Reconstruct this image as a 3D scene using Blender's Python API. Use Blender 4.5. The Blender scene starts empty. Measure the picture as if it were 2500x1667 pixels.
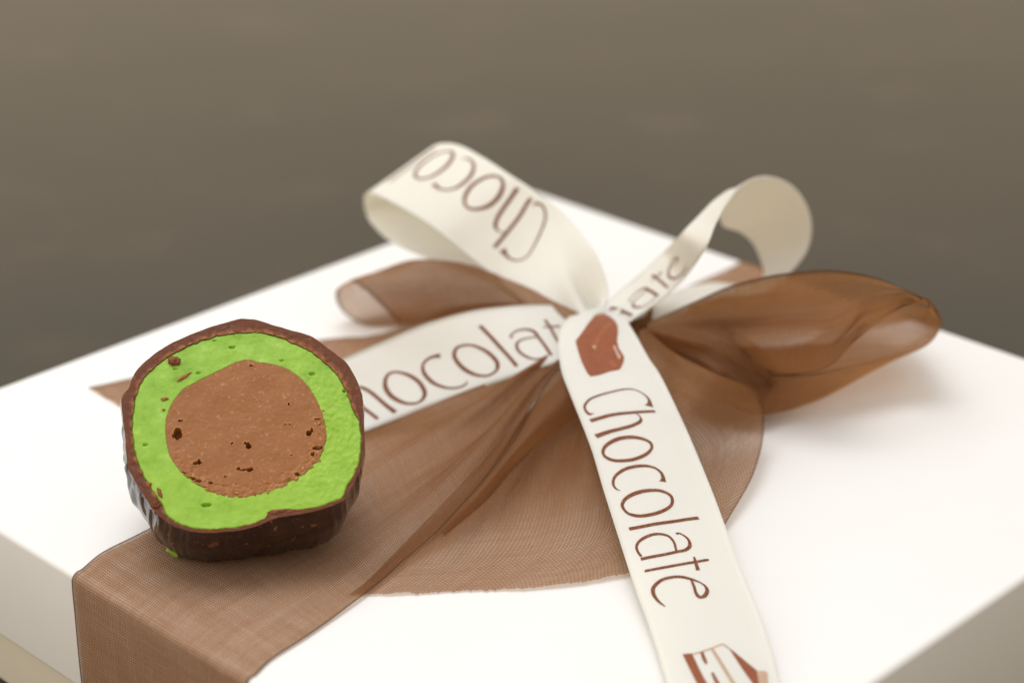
import bpy, bmesh, math, random
import numpy as np
from mathutils import Vector, noise

# ------------------------------------------------------------------ camera, world, lights, exposure
S = 0.01                                   # the code below thinks in centimetres
sc = bpy.context.scene
C = sc.collection
CAM_H, PITCH, F_PX, CX, CY = 12.6, math.radians(24.8), 5283.0, 1250.0, 833.5
cam = bpy.data.cameras.new('camera')
cam_ob = bpy.data.objects.new('camera', cam)
C.objects.link(cam_ob)
cam_ob.location = (0, 0, CAM_H * S)
cam_ob.rotation_euler = (math.radians(90) - PITCH, 0, 0)
cam.sensor_width = 36
cam.lens = 36 * F_PX / 2500
cam.clip_start, cam.clip_end = 0.005, 20
cam.dof.use_dof = True
cam.dof.focus_distance = 24.5 * S
cam.dof.aperture_fstop = 17.5
sc.camera = cam_ob

world = bpy.data.worlds.new('World')
sc.world = world
world.use_nodes = True
bg = world.node_tree.nodes['Background']
# the room around: pale above, warm and dimmer towards the floor and the right-hand side
wn, wl = world.node_tree.nodes, world.node_tree.links
wtc = wn.new('ShaderNodeTexCoord')
wsp = wn.new('ShaderNodeSeparateXYZ')
wl.new(wtc.outputs['Generated'], wsp.inputs[0])
wma = wn.new('ShaderNodeMath')
wma.operation = 'MULTIPLY_ADD'
wl.new(wsp.outputs['Z'], wma.inputs[0])
wma.inputs[1].default_value, wma.inputs[2].default_value = .5, .5
wrp = wn.new('ShaderNodeValToRGB')
we = wrp.color_ramp.elements
we[0].position, we[0].color = .40, (.50, .37, .20, 1)
we[1].position, we[1].color = .92, (1.0, 1.0, 1.0, 1)
for wp, wc in ((.50, (1.28, .98, .58, 1)), (.61, (1.15, .94, .64, 1)), (.72, (.55, .52, .46, 1)), (.80, (.70, .68, .65, 1))):
    wm = we.new(wp)
    wm.color = wc
wl.new(wma.outputs[0], wrp.inputs[0])
wx = wn.new('ShaderNodeMapRange')
wx.inputs['From Min'].default_value, wx.inputs['From Max'].default_value = -1, 1
wx.inputs['To Min'].default_value, wx.inputs['To Max'].default_value = 1.20, .68
wl.new(wsp.outputs['X'], wx.inputs['Value'])
wl.new(wrp.outputs[0], bg.inputs['Color'])
wl.new(wx.outputs[0], bg.inputs['Strength'])


def area(name, loc, target, size, power, col):
    l = bpy.data.lights.new(name, 'AREA')
    l.shape = 'RECTANGLE'
    l.size, l.size_y = size[0] * S, size[1] * S
    l.energy, l.color = power, col
    o = bpy.data.objects.new(name, l)
    C.objects.link(o)
    o.location = Vector(loc) * S
    o.rotation_euler = (Vector(target) - Vector(loc)).to_track_quat('-Z', 'Y').to_euler()
    return o


area('window_light', (-11, 33, 67), (0, 25, 0), (46, 40), 2.25, (1.0, 0.985, 0.975))
area('side_window_light', (-60, 18, 26), (0, 25, 0), (26, 26), 0.45, (0.80, 0.89, 1.0))
sc.view_settings.view_transform = 'Standard'
sc.view_settings.look = 'None'
sc.view_settings.gamma = 1
sc.view_settings.use_curve_mapping = False
sc.view_settings.exposure = 0.0
sc.cycles.max_bounces = 12
sc.cycles.transparent_max_bounces = 32

# ------------------------------------------------------------------ helpers
FW = np.array([0, math.cos(PITCH), -math.sin(PITCH)])
UP = np.array([0, math.sin(PITCH), math.cos(PITCH)])
RT = np.array([1.0, 0, 0])
CAMP = np.array([0, 0, CAM_H])


def P(x, y, h=0.0):
    """the point at height h (cm above the lid) that stands in the direction (x, y)"""
    d = FW + (x - CX) / F_PX * RT - (y - CY) / F_PX * UP
    return CAMP + (h - CAM_H) / d[2] * d


def D(x, y, z):
    d = FW + (x - CX) / F_PX * RT - (y - CY) / F_PX * UP
    return CAMP + z * d


def proj(q):
    v = np.asarray(q) - CAMP
    z = v @ FW
    return np.stack([CX + F_PX * (v @ RT) / z, CY - F_PX * (v @ UP) / z], -1)


def catmull(pts, ts):
    """pts (n, ...), ts in 0..n-1"""
    pts = np.asarray(pts, float)
    n = len(pts)
    ts = np.clip(np.asarray(ts, float), 0, n - 1)
    i = np.minimum(ts.astype(int), n - 2)
    f = ts - i
    ext = np.concatenate([[2 * pts[0] - pts[1]], pts, [2 * pts[-1] - pts[-2]]])
    p0, p1, p2, p3 = ext[i], ext[i + 1], ext[i + 2], ext[i + 3]
    f = f.reshape((-1,) + (1,) * (pts.ndim - 1))
    return 0.5 * (2 * p1 + (p2 - p0) * f + (2 * p0 - 5 * p1 + 4 * p2 - p3) * f ** 2 + (3 * p1 - p0 - 3 * p2 + p3) * f ** 3)


def surf(ctrl, nu, nv):
    """rows x cols x 3 control points to a dense (nu, nv, 3) grid"""
    ctrl = np.asarray(ctrl, float)
    a = catmull(ctrl, np.linspace(0, ctrl.shape[0] - 1, nu))
    b = catmull(a.transpose(1, 0, 2), np.linspace(0, ctrl.shape[1] - 1, nv))
    return b.transpose(1, 0, 2)


def normals(g):
    du = np.gradient(g, axis=0)
    dv = np.gradient(g, axis=1)
    n = np.cross(du, dv)
    return n / np.maximum(np.linalg.norm(n, axis=-1, keepdims=True), 1e-9)


def nz(x, y, z=0.0):
    return noise.noise(Vector((x, y, z)))


def fbm(x, y, z=0.0, o=3):
    s, a, f = 0, 1, 1
    for _ in range(o):
        s += a * nz(x * f, y * f, z * f + 7.3 * _)
        a *= .5
        f *= 2.1
    return s


def link(name, verts, faces, mat, parent=None, smooth=True, uvs=None, attrs=None, kind=None):
    me = bpy.data.meshes.new(name)
    me.from_pydata([tuple(np.asarray(v) * S) for v in verts], [], faces)
    me.materials.append(mat)
    if smooth:
        me.polygons.foreach_set('use_smooth', [True] * len(me.polygons))
    if uvs is not None:
        lay = me.uv_layers.new(name='UVMap')
        li = np.zeros(len(me.loops), dtype=np.int32)
        me.loops.foreach_get('vertex_index', li)
        lay.data.foreach_set('uv', np.asarray(uvs, np.float32)[li].ravel())
    for k, v in (attrs or {}).items():
        at = me.attributes.new(k, 'FLOAT', 'POINT')
        at.data.foreach_set('value', np.asarray(v, np.float32).ravel())
    me.update()
    o = bpy.data.objects.new(name, me)
    C.objects.link(o)
    if parent is not None:
        o.parent = parent
    if kind:
        o['kind'] = kind
    return o


def grid_faces(nu, nv, off=0, wrap=False):
    f = []
    m = nv if wrap else nv - 1
    for i in range(nu - 1):
        for j in range(m):
            a = off + i * nv + j
            b = off + i * nv + (j + 1) % nv
            f.append((a, b, b + nv, a + nv))
    return f


def grid_uv(g):
    nu, nv, _ = g.shape
    mid = g[:, nv // 2]
    s = np.concatenate([[0], np.cumsum(np.linalg.norm(np.diff(mid, axis=0), axis=-1))])
    w = np.linalg.norm(np.diff(g, axis=1), axis=-1)
    t = np.concatenate([np.zeros((nu, 1)), np.cumsum(w, axis=1)], axis=1)
    # across: constant fabric width, so folds gather the threads
    tn = t / np.maximum(t[:, -1:], 1e-6)
    return s, t, tn


def empty(name, loc, label, cat, group=None):
    o = bpy.data.objects.new(name, None)
    C.objects.link(o)
    o.empty_display_size = 0.01
    o['label'] = label
    o['category'] = cat
    if group:
        o['group'] = group
    return o


# ------------------------------------------------------------------ materials
class N:
    def __init__(self, name):
        self.m = bpy.data.materials.new(name)
        self.m.use_nodes = True
        self.t = self.m.node_tree
        self.n = self.t.nodes
        self.b = self.n['Principled BSDF']
        self.out = self.n['Material Output']

    def add(self, typ, **kw):
        x = self.n.new(typ)
        for k, v in kw.items():
            setattr(x, k, v)
        return x

    def l(self, a, b):
        self.t.links.new(a, b)

    def math(self, op, a, b=None, c=None, clamp=False):
        x = self.add('ShaderNodeMath', operation=op)
        x.use_clamp = clamp
        for i, v in enumerate((a, b, c)):
            if v is None:
                continue
            if hasattr(v, 'links'):
                self.l(v, x.inputs[i])
            else:
                x.inputs[i].default_value = v
        return x.outputs[0]

    def mix(self, fac, a, b):
        x = self.add('ShaderNodeMix', data_type='RGBA')
        for s_, v in ((x.inputs[0], fac), (x.inputs[6], a), (x.inputs[7], b)):
            if hasattr(v, 'links'):
                self.l(v, s_)
            else:
                s_.default_value = v if isinstance(v, float) else (*v, 1)
        return x.outputs[2]

    def noise(self, vec, scale, detail=3, rough=.55, dist=0.0):
        x = self.add('ShaderNodeTexNoise')
        x.inputs['Scale'].default_value = scale
        x.inputs['Detail'].default_value = detail
        x.inputs['Roughness'].default_value = rough
        x.inputs['Distortion'].default_value = dist
        if vec is not None:
            self.l(vec, x.inputs['Vector'])
        return x.outputs['Fac']

    def ramp(self, v, stops):
        x = self.add('ShaderNodeValToRGB')
        e = x.color_ramp.elements
        e[0].position, e[1].position = stops[0][0], stops[-1][0]
        for p, c in stops[1:-1]:
            e.new(p)
        for i, (p, c) in enumerate(stops):
            e[i].color = (*(c if isinstance(c, tuple) else (c, c, c)), 1)
        self.l(v, x.inputs[0])
        return x.outputs[0]

    def bump(self, h, dist, strength=1.0):
        x = self.add('ShaderNodeBump')
        x.inputs['Distance'].default_value = dist
        x.inputs['Strength'].default_value = strength
        self.l(h, x.inputs['Height'])
        return x.outputs[0]

    def obj(self):
        return self.add('ShaderNodeTexCoord').outputs['Object']

    def uv(self):
        return self.add('ShaderNodeTexCoord').outputs['UV']

    def attr(self, name):
        return self.add('ShaderNodeAttribute', attribute_name=name).outputs['Fac']

    def scaled(self, vec, sx, sy, sz=1):
        x = self.add('ShaderNodeMapping')
        x.inputs['Scale'].default_value = (sx, sy, sz)
        self.l(vec, x.inputs[0])
        return x.outputs[0]


def m_paper(name, col, rough=.55):
    n = N(name)
    o = n.obj()
    f = n.noise(o, 90, 4)
    n.l(n.mix(f, tuple(c * .975 for c in col), tuple(min(c * 1.015, 1) for c in col)), n.b.inputs['Base Color'])
    n.b.inputs['Roughness'].default_value = rough
    n.b.inputs['Specular IOR Level'].default_value = .35
    n.l(n.bump(n.noise(o, 2500, 3), .00002, .5), n.b.inputs['Normal'])
    return n.m


def m_table():
    n = N('table_surface')
    o = n.obj()
    a = n.noise(o, 14, 4, .6)
    b = n.noise(o, 42, 3)
    base = n.ramp(a, [(.3, (.031, .024, .0155)), (.7, (.040, .031, .020))])
    base = n.mix(n.ramp(b, [(.54, 0.), (.70, .5)]), base, (.064, .045, .030))
    n.l(base, n.b.inputs['Base Color'])
    n.b.inputs['Roughness'].default_value = .30
    n.b.inputs['Specular IOR Level'].default_value = .43
    n.l(n.bump(n.noise(o, 900, 4), .00006, .6), n.b.inputs['Normal'])
    return n.m


def m_organza(name='organza_cloth'):
    """sheer woven cloth: threads of silky brown yarn with open gaps between them"""
    n = N(name)
    n.n.remove(n.b)
    uv = n.add('ShaderNodeUVMap', uv_map='UVMap').outputs[0]
    wob = n.add('ShaderNodeVectorMath', operation='ADD')
    n.l(uv, wob.inputs[0])
    ns = n.add('ShaderNodeTexNoise')
    ns.inputs['Scale'].default_value = 1.3
    ns.inputs['Detail'].default_value = 2
    n.l(uv, ns.inputs['Vector'])
    sub = n.add('ShaderNodeVectorMath', operation='SCALE')
    n.l(ns.outputs['Color'], sub.inputs[0])
    sub.inputs['Scale'].default_value = .05
    n.l(sub.outputs[0], wob.inputs[1])
    sp = n.add('ShaderNodeSeparateXYZ')
    n.l(wob.outputs[0], sp.inputs[0])
    pitch = .034
    su = n.math('SINE', n.math('MULTIPLY', sp.outputs[0], 2 * math.pi / pitch))
    sv = n.math('SINE', n.math('MULTIPLY', sp.outputs[1], 2 * math.pi / pitch))
    weave = n.math('MULTIPLY_ADD', n.math('MAXIMUM', su, sv), .5, .5, clamp=True)
    # uneven yarn: streaks along and across
    st1 = n.noise(n.scaled(uv, .5, 16), 1.0, 4)
    st2 = n.noise(n.scaled(uv, 22, .8), 1.0, 3)
    streak = n.math('ADD', st1, st2)
    fine = n.noise(n.scaled(uv, 14, 60), 1.0, 2)
    streak = n.math('ADD', streak, n.math('MULTIPLY', n.math('SUBTRACT', fine, .5), .9))
    cover = n.math('MULTIPLY_ADD', weave, .52, .21)
    cover = n.math('MULTIPLY_ADD', n.math('SUBTRACT', streak, 1.0), .34, cover, clamp=True)
    gath = n.math('ADD', n.attr('gather'), 1.0)
    cover = n.math('SUBTRACT', 1.0, n.math('POWER', n.math('SUBTRACT', 1.0, n.math('MINIMUM', cover, .98)), gath))
    hem = n.attr('hem')
    cover = n.math('MAXIMUM', cover, n.math('MULTIPLY', hem, .93))
    # seen slantwise the threads close up
    lw = n.add('ShaderNodeLayerWeight')
    lw.inputs[0].default_value = .5
    cosv = n.math('MAXIMUM', n.math('SUBTRACT', 1.0, lw.outputs['Facing']), .12)
    gap = n.math('POWER', n.math('SUBTRACT', 1.0, cover), n.math('POWER', n.math('DIVIDE', 1.0, cosv), .36))
    col = n.mix(n.math('MULTIPLY', weave, .8), (.062, .024, .007), (.30, .140, .058))
    col = n.mix(n.math('MULTIPLY', hem, .75), col, (.050, .020, .008))
    dif = n.add('ShaderNodeBsdfDiffuse')
    n.l(col, dif.inputs[0])
    tr = n.add('ShaderNodeBsdfTranslucent')
    n.l(n.mix(n.math('MULTIPLY', hem, .8), (.52, .25, .095), (.08, .03, .01)), tr.inputs[0])
    m1 = n.add('ShaderNodeMixShader')
    m1.inputs[0].default_value = .46
    n.l(dif.outputs[0], m1.inputs[1])
    n.l(tr.outputs[0], m1.inputs[2])
    gl = n.add('ShaderNodeBsdfGlossy')
    gl.inputs['Roughness'].default_value = .6
    gl.inputs['Color'].default_value = (.9, .72, .55, 1)
    m2 = n.add('ShaderNodeMixShader')
    m2.inputs[0].default_value = .035
    n.l(m1.outputs[0], m2.inputs[1])
    n.l(gl.outputs[0], m2.inputs[2])
    tp = n.add('ShaderNodeBsdfTransparent')
    tp.inputs[0].default_value = (1.0, .955, .90, 1)      # stray fibres tint what passes the gaps
    m3 = n.add('ShaderNodeMixShader')
    n.l(gap, m3.inputs[0])
    n.l(m2.outputs[0], m3.inputs[1])
    n.l(tp.outputs[0], m3.inputs[2])
    n.l(m3.outputs[0], n.out.inputs[0])
    return n.m


def m_satin():
    n = N('cream_ribbon_cloth')
    uv = n.uv()
    sp = n.add('ShaderNodeSeparateXYZ')
    n.l(uv, sp.inputs[0])
    k = 2 * math.pi / .034
    a = n.math('SINE', n.math('MULTIPLY', n.math('ADD', sp.outputs[0], n.math('MULTIPLY', sp.outputs[1], .6)), k))
    b = n.math('SINE', n.math('MULTIPLY', sp.outputs[1], k * 1.1))
    tw = n.math('MULTIPLY', a, b)
    nn = n.noise(n.obj(), 1500, 2)
    c = n.math('MULTIPLY_ADD', tw, .5, .5)
    n.l(n.mix(c, (.93, .915, .85), (.955, .945, .89)), n.b.inputs['Base Color'])
    n.b.inputs['Roughness'].default_value = .5
    n.b.inputs['Specular IOR Level'].default_value = .3
    n.b.inputs['Sheen Weight'].default_value = .15
    n.b.inputs['Subsurface Weight'].default_value = .25
    n.b.inputs['Subsurface Radius'].default_value = (1, .9, .6)
    n.b.inputs['Subsurface Scale'].default_value = .0006
    n.l(n.bump(n.math('ADD', tw, nn), .00002, .6), n.b.inputs['Normal'])
    # some light passes through the cloth
    tr = n.add('ShaderNodeBsdfTranslucent')
    tr.inputs[0].default_value = (.96, .93, .82, 1)
    mx = n.add('ShaderNodeMixShader')
    mx.inputs[0].default_value = .30
    n.l(n.b.outputs[0], mx.inputs[1])
    n.l(tr.outputs[0], mx.inputs[2])
    n.l(mx.outputs[0], n.out.inputs[0])
    return n.m


def m_print(name, dark, light, amt):
    n = N(name)
    uv = n.uv()
    f = n.noise(n.scaled(uv, 24, 95), 1.0, 2, .6)
    f = n.ramp(f, [(.52, 0.), (.66, amt)])
    g = n.noise(n.scaled(uv, 6, 6), 1.0, 3)
    base = n.mix(g, tuple(c * .8 for c in dark), tuple(c * 1.25 for c in dark))
    n.l(n.mix(f, base, light), n.b.inputs['Base Color'])
    n.b.inputs['Roughness'].default_value = .6
    n.b.inputs['Specular IOR Level'].default_value = .2
    return n.m


def m_marzipan():
    n = N('green_marzipan')
    o = n.obj()
    a = n.noise(o, 500, 5, .65)
    b = n.noise(o, 1600, 3)
    col = n.ramp(a, [(.30, (.18, .37, .026)), (.42, (.26, .48, .048)), (.60, (.315, .545, .070)), (.75, (.44, .64, .14))])
    col = n.mix(n.ramp(n.noise(o, 60, 2), [(.35, .0), (.65, .4)]), col, (.36, .56, .040))
    v = n.attr('brown')
    col = n.mix(v, col, (.36, .20, .05))
    n.l(col, n.b.inputs['Base Color'])
    n.b.inputs['Roughness'].default_value = .55
    n.b.inputs['Specular IOR Level'].default_value = .35
    n.b.inputs['Subsurface Weight'].default_value = .35
    n.b.inputs['Subsurface Radius'].default_value = (.6, 1, .2)
    n.b.inputs['Subsurface Scale'].default_value = .0008
    n.l(n.bump(n.math('ADD', a, n.math('MULTIPLY', b, .4)), .00007, .5), n.b.inputs['Normal'])
    return n.m


def m_nougat():
    n = N('milk_nougat')
    o = n.obj()
    a = n.noise(o, 350, 4, .6)
    b = n.noise(o, 1500, 3, .6)
    col = n.ramp(a, [(.3, (.29, .108, .027)), (.6, (.325, .124, .036)), (.8, (.36, .145, .048))])
    sp = n.ramp(n.noise(o, 2300, 2, .5), [(.60, 0.), (.72, .55)])
    col = n.mix(sp, col, (.50, .27, .12))
    col = n.mix(n.attr('crumb'), col, (.52, .235, .085))
    n.l(col, n.b.inputs['Base Color'])
    n.b.inputs['Roughness'].default_value = .5
    n.b.inputs['Specular IOR Level'].default_value = .35
    n.b.inputs['Subsurface Weight'].default_value = .1
    n.b.inputs['Subsurface Scale'].default_value = .0004
    n.l(n.bump(n.math('ADD', n.math('MULTIPLY', a, .5), n.math('MULTIPLY', b, .5)), .00006, .5), n.b.inputs['Normal'])
    return n.m


def m_choc(name, dark, light, rough, sx=1, gl=.5):
    n = N(name)
    o = n.obj()
    a = n.noise(o, 260, 5, .65)
    col = n.ramp(a, [(.3, dark), (.75, light)])
    sp = n.ramp(n.noise(o, 1500, 2, .5), [(.66, 0.), (.76, .5)])
    col = n.mix(sp, col, (.30, .14, .06))
    col = n.mix(n.attr('crumb'), col, (.36, .135, .045))
    n.l(col, n.b.inputs['Base Color'])
    n.l(n.ramp(a, [(.3, rough * .8), (.8, min(1, rough * 1.5))]), n.b.inputs['Roughness'])
    n.b.inputs['Specular IOR Level'].default_value = gl
    n.l(n.bump(n.noise(o, 900, 4), .00005, .5), n.b.inputs['Normal'])
    return n.m


M_LID = m_paper('white_card', (.86, .848, .835))
M_BASE = m_paper('cream_card', (.76, .70, .58))
M_TABLE = m_table()
M_ORG = m_organza()
M_SATIN = m_satin()
M_PRINT = m_print('brown_print', (.165, .042, .012), (.60, .42, .30), .42)
M_PRINT_SOFT = m_print('brown_print_solid', (.26, .078, .035), (.36, .14, .07), .5)
M_PRINT_TAN = m_print('tan_print', (.50, .34, .24), (.62, .46, .36), .3)
M_MARZ = m_marzipan()
M_NOUG = m_nougat()
M_RIM = m_choc('cut_chocolate', (.115, .031, .010), (.155, .046, .016), .45, gl=.25)
M_SHELL = m_choc('dark_chocolate', (.016, .0048, .0020), (.045, .014, .0052), .14, gl=.45)

# ------------------------------------------------------------------ setting: the table
TABLE_Z = -2.45
tb = link('table_top', [(-150, -60, TABLE_Z), (150, -60, TABLE_Z), (150, 260, TABLE_Z), (-150, 260, TABLE_Z)],
          [(0, 1, 2, 3)], M_TABLE, smooth=False, kind='structure')

# ------------------------------------------------------------------ the gift box
BC = np.array([.475, 24.43])
BA = math.radians(45.9)
HALF = 6.22
EX = np.array([math.cos(BA), math.sin(BA), 0])       # towards the right corner
EY = np.array([-math.sin(BA), math.cos(BA), 0])      # towards the left corner


def boxpt(a, b, z):
    return np.array([BC[0], BC[1], 0]) + EX * a + EY * b + np.array([0, 0, z])


def bevel_box(name, half, z0, z1, r, mat, parent, n=5):
    bm = bmesh.new()
    vs = [bm.verts.new(tuple(boxpt(a * half, b * half, z) * S)) for z in (z0, z1) for a, b in ((-1, -1), (1, -1), (1, 1), (-1, 1))]
    for f in ((3, 2, 1, 0), (4, 5, 6, 7), (0, 1, 5, 4), (1, 2, 6, 5), (2, 3, 7, 6), (3, 0, 4, 7)):
        bm.faces.new([vs[i] for i in f])
    bmesh.ops.bevel(bm, geom=bm.edges[:], offset=r * S, segments=n, affect='EDGES', profile=.5)
    me = bpy.data.meshes.new(name)
    bm.to_mesh(me)
    bm.free()
    me.materials.append(mat)
    me.polygons.foreach_set('use_smooth', [True] * len(me.polygons))
    me.update()
    try:
        me.set_sharp_from_angle(angle=math.radians(35))
    except Exception:
        pass
    o = bpy.data.objects.new(name, me)
    C.objects.link(o)
    o.parent = parent
    return o


box = empty('gift_box', None, 'square white cardboard gift box tied with ribbons on the dark table', 'gift box')
bevel_box('lid', HALF, -1.60, 0.0, .085, M_LID, box)
bevel_box('tray', HALF - .16, TABLE_Z, -1.58, .04, M_BASE, box)

# ------------------------------------------------------------------ the sheer brown organza ribbon
org = empty('organza_ribbon', None, 'wide sheer brown organza ribbon wrapped round the box and tied in a loose bow', 'ribbon')


def org_sheet(name, ctrl, nu, nv, hems=(True, True), wr=.02, wf=(1.2, 5.0), seed=0, uvw=None, hem_rows=None, fade=None,
              hw=.028, endfray=False, swap=False, gather=0.0, pleat=None):
    g = surf(ctrl, nu, nv)
    n = normals(g)
    s, t, tn = grid_uv(g)
    W = uvw or float(np.max(t[:, -1]))
    disp = np.zeros((nu, nv))
    for i in range(nu):
        for j in range(nv):
            v = tn[i, j] * W
            a = fbm(s[i] * wf[0] + seed * 3.1, v * wf[1] + seed, seed * 1.7, 3)
            disp[i, j] = a * wr
    if fade is not None:
        disp *= fade(np.linspace(0, 1, nu))[:, None]
    if pleat is not None:
        amp, kk, ph = pleat
        for i in range(nu):
            u = i / (nu - 1)
            disp[i] += amp(u) * np.sin(2 * np.pi * kk * tn[i] + ph + .9 * np.array([nz(q * 3 + seed, u * 1.5) for q in tn[i]]) * 3) * np.sin(np.pi * tn[i]) ** .4
    g = g + n * disp[..., None]
    ga = np.array([(gather(u) if callable(gather) else gather) for u in np.linspace(0, 1, nu)])
    ga = np.repeat(ga[:, None], nv, 1)
    hem = np.zeros((nu, nv))
    if hems[0]:
        hem = np.maximum(hem, np.clip(1.6 - t / hw * 1.0, 0, 1))
    if hems[1]:
        hem = np.maximum(hem, np.clip(1.6 - (t[:, -1:] - t) / hw * 1.0, 0, 1))
    if hem_rows is not None:
        hem *= hem_rows(np.linspace(0, 1, nu))[:, None]
    if endfray:
        rnd = random.Random(seed)
        for j in range(nv):
            k = .035 * rnd.random() + .03 * (1 + fbm(j * .35, 3.3)) * .6
            d = g[-1, j] - g[-2, j]
            d /= max(np.linalg.norm(d), 1e-6)
            g[-1, j] = g[-1, j] + d * (k - .03)
    uv = np.stack([np.repeat(s[:, None], nv, 1), tn * W], -1).reshape(-1, 2)
    if swap:
        uv = uv[:, ::-1]
    o = link(name, g.reshape(-1, 3), grid_faces(nu, nv), M_ORG, org, uvs=uv, attrs={'hem': hem, 'gather': ga})
    return o, g


def lift(row):
    return [P(*q) for q in row]


def lr(L, Rr, n, pleat=0.0, k=3.0, ph=0.0, bulge=0.0):
    """one row of n points from edge L to edge R with pleats in height"""
    a, b = P(*L), P(*Rr)
    out = []
    for i in range(n):
        f = i / (n - 1)
        q = a + (b - a) * f
        q = q + np.array([0, 0, pleat * math.sin(math.pi * 2 * k * f + ph) * math.sin(math.pi * f) ** .5 + bulge * math.sin(math.pi * f)])
        out.append(q)
    return out


# wrap band, front half: up the side, over the edge, along the lid and gathered into the knot
def to_edge(q, a_out, z):
    """slide a lid point to distance a_out outside the front-left edge"""
    rel = q - np.array([BC[0], BC[1], 0])
    b = rel @ EY
    return boxpt(-HALF - a_out, b, z)


NB = 13
eL, eR = P(164, 1408), P(590, 1668)
relL, relR = (eL - boxpt(0, 0, 0)) @ EY, (eR - boxpt(0, 0, 0)) @ EY
bL = [relL + (relR - relL) * i / (NB - 1) for i in range(NB)]
rows = []
for a, z in ((.02, -2.4), (.035, -1.4), (.035, -.6), (.03, -.14), (.012, -.035), (-.05, .018), (-.13, .028)):
    rows.append([boxpt(-HALF - a, b, z) for b in bL])
rows.append(lr((250, 1347, .03), (665, 1607, .03), NB))
rows.append(lr((345, 1300, .035), (760, 1545, .035), NB))
rows.append(lr((600, 1172, .04), (895, 1447, .05), NB, .012, 2))
rows.append(lr((760, 1098, .06), (985, 1368, .10), NB, .03, 2.5, .5))
rows.append(lr((900, 1030, .10), (1075, 1289, .22), NB, .055, 2.5, .9))
rows.append(lr((1030, 982, .30), (1160, 1195, .40), NB, .09, 2.5, 1.0))
rows.append(lr((1150, 940, .48), (1235, 1090, .55), NB, .11, 2.5, 1.2))
rows.append(lr((1270, 890, .68), (1318, 955, .72), NB, .09, 2.5, 1.2))
rows.append(lr((1380, 830, .85), (1400, 860, .85), NB, .04, 2.5))
rows.append(lr((1440, 800, .9), (1450, 815, .9), NB, .02, 2.5))
band_rows = rows
org_sheet('wrap_band', rows, 260, 150, wr=.012, wf=(.8, 5), seed=2, uvw=3.3,
          gather=lambda u: 2.6 * max(0, (u - .62) / .38) ** 1.2, pleat=(lambda u: .075 * max(0, min(1, (u - .50) * 4)) * max(0, min(1, (1 - u) * 5)), 2.3, .3))

# wrap band, back half
eL2, eR2 = P(1815, 640), P(2225, 780)
rel = boxpt(0, 0, 0)
b1, b2 = (eL2 - rel) @ EY, (eR2 - rel) @ EY
bb = [b1 + (b2 - b1) * i / (NB - 1) for i in range(NB)]
rows = [lr((1480, 790, .85), (1500, 800, .85), NB, .02),
        lr((1600, 738, .45), (1680, 800, .5), NB, .1, 2.5),
        lr((1700, 690, .14), (1900, 800, .2), NB, .05, 2.5),
        lr((1770, 659, .05), (2100, 800, .06), NB, .02, 2)]
for a, z in ((-.13, .028), (-.05, .018), (.012, -.035), (.03, -.14), (.035, -.9), (.02, -2.4)):
    rows.append([boxpt(HALF + a, b, z) for b in bb])
org_sheet('wrap_band', rows, 120, 80, wr=.01, seed=5, uvw=3.3)

# front tail: fans out of the knot and lies flat, cut end frayed
T = [
    [(1455, 850, .80), (1470, 850, .85), (1490, 850, .88), (1515, 845, .9), (1540, 830, .92), (1560, 812, 1.02), (1572, 800, 1.0)],
    [(1330, 960, .50), (1375, 970, .66), (1425, 985, .60), (1480, 975, .74), (1550, 945, .80), (1605, 898, .94), (1648, 860, 1.10)],
    [(1195, 1110, .22), (1260, 1120, .42), (1340, 1125, .32), (1440, 1110, .44), (1560, 1065, .52), (1680, 980, .92), (1747, 912, 1.05)],
    [(1040, 1270, .06), (1130, 1270, .20), (1240, 1265, .12), (1400, 1240, .26), (1570, 1190, .22), (1735, 1090, .46), (1845, 958, .72)],
    [(940, 1372, .03), (1050, 1370, .08), (1190, 1355, .05), (1370, 1330, .14), (1560, 1270, .12), (1730, 1165, .26), (1866, 1040, .42)],
    [(885, 1428, .025), (1010, 1415, .05), (1160, 1405, .03), (1360, 1385, .08), (1555, 1330, .07), (1705, 1245, .16), (1840, 1155, .24)],
    [(850, 1452, .02), (1000, 1445, .04), (1150, 1441, .02), (1350, 1428, .05), (1545, 1396, .05), (1680, 1340, .08), (1770, 1280, .10)],
]
o, g = org_sheet('tail', [lift(r) for r in T], 220, 190, hems=(False, True), wr=.022, wf=(1.0, 3.4), seed=9, uvw=3.6,
                 hem_rows=lambda u: np.clip((u - .46) * 12, 0, 1), endfray=True, hw=.045,
                 gather=lambda u: 2.8 * max(0, 1 - u * 1.8) ** 1.3, pleat=(lambda u: .10 * min(1, u * 6) * max(0, 1 - u * 1.45) ** .7, 2.6, 1.0))
# folded-back part of the same tail behind the ridge, and the turned-up sheet at its left
T2 = [
    [(1572, 800, .98), (1578, 806, .93), (1580, 815, .88)],
    [(1648, 860, 1.02), (1655, 874, .90), (1650, 900, .70)],
    [(1747, 912, .95), (1758, 932, .80), (1740, 980, .55)],
    [(1845, 958, .72), (1856, 980, .62), (1850, 1000, .52)],
]
org_sheet('tail_fold', [lift(r) for r in T2], 90, 40, hems=(False, False), wr=.01, seed=12, uvw=.8, gather=.6)
T3 = [
    [(1440, 845, .90), (1458, 850, .93), (1478, 868, .88)],
    [(1345, 920, .84), (1390, 940, .90), (1440, 988, .70)],
    [(1268, 1052, .68), (1305, 1050, .72), (1336, 1064, .50)],
    [(1214, 1125, .54), (1238, 1126, .56), (1260, 1141, .38)],
    [(1158, 1195, .42), (1172, 1204, .42), (1184, 1226, .28)],
    [(1068, 1292, .25), (1076, 1297, .24), (1086, 1308, .16)],
]
org_sheet('tail_fold', [lift(r) for r in T3], 110, 40, hems=(True, False), wr=.008, seed=15, uvw=.7, gather=.5)

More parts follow.
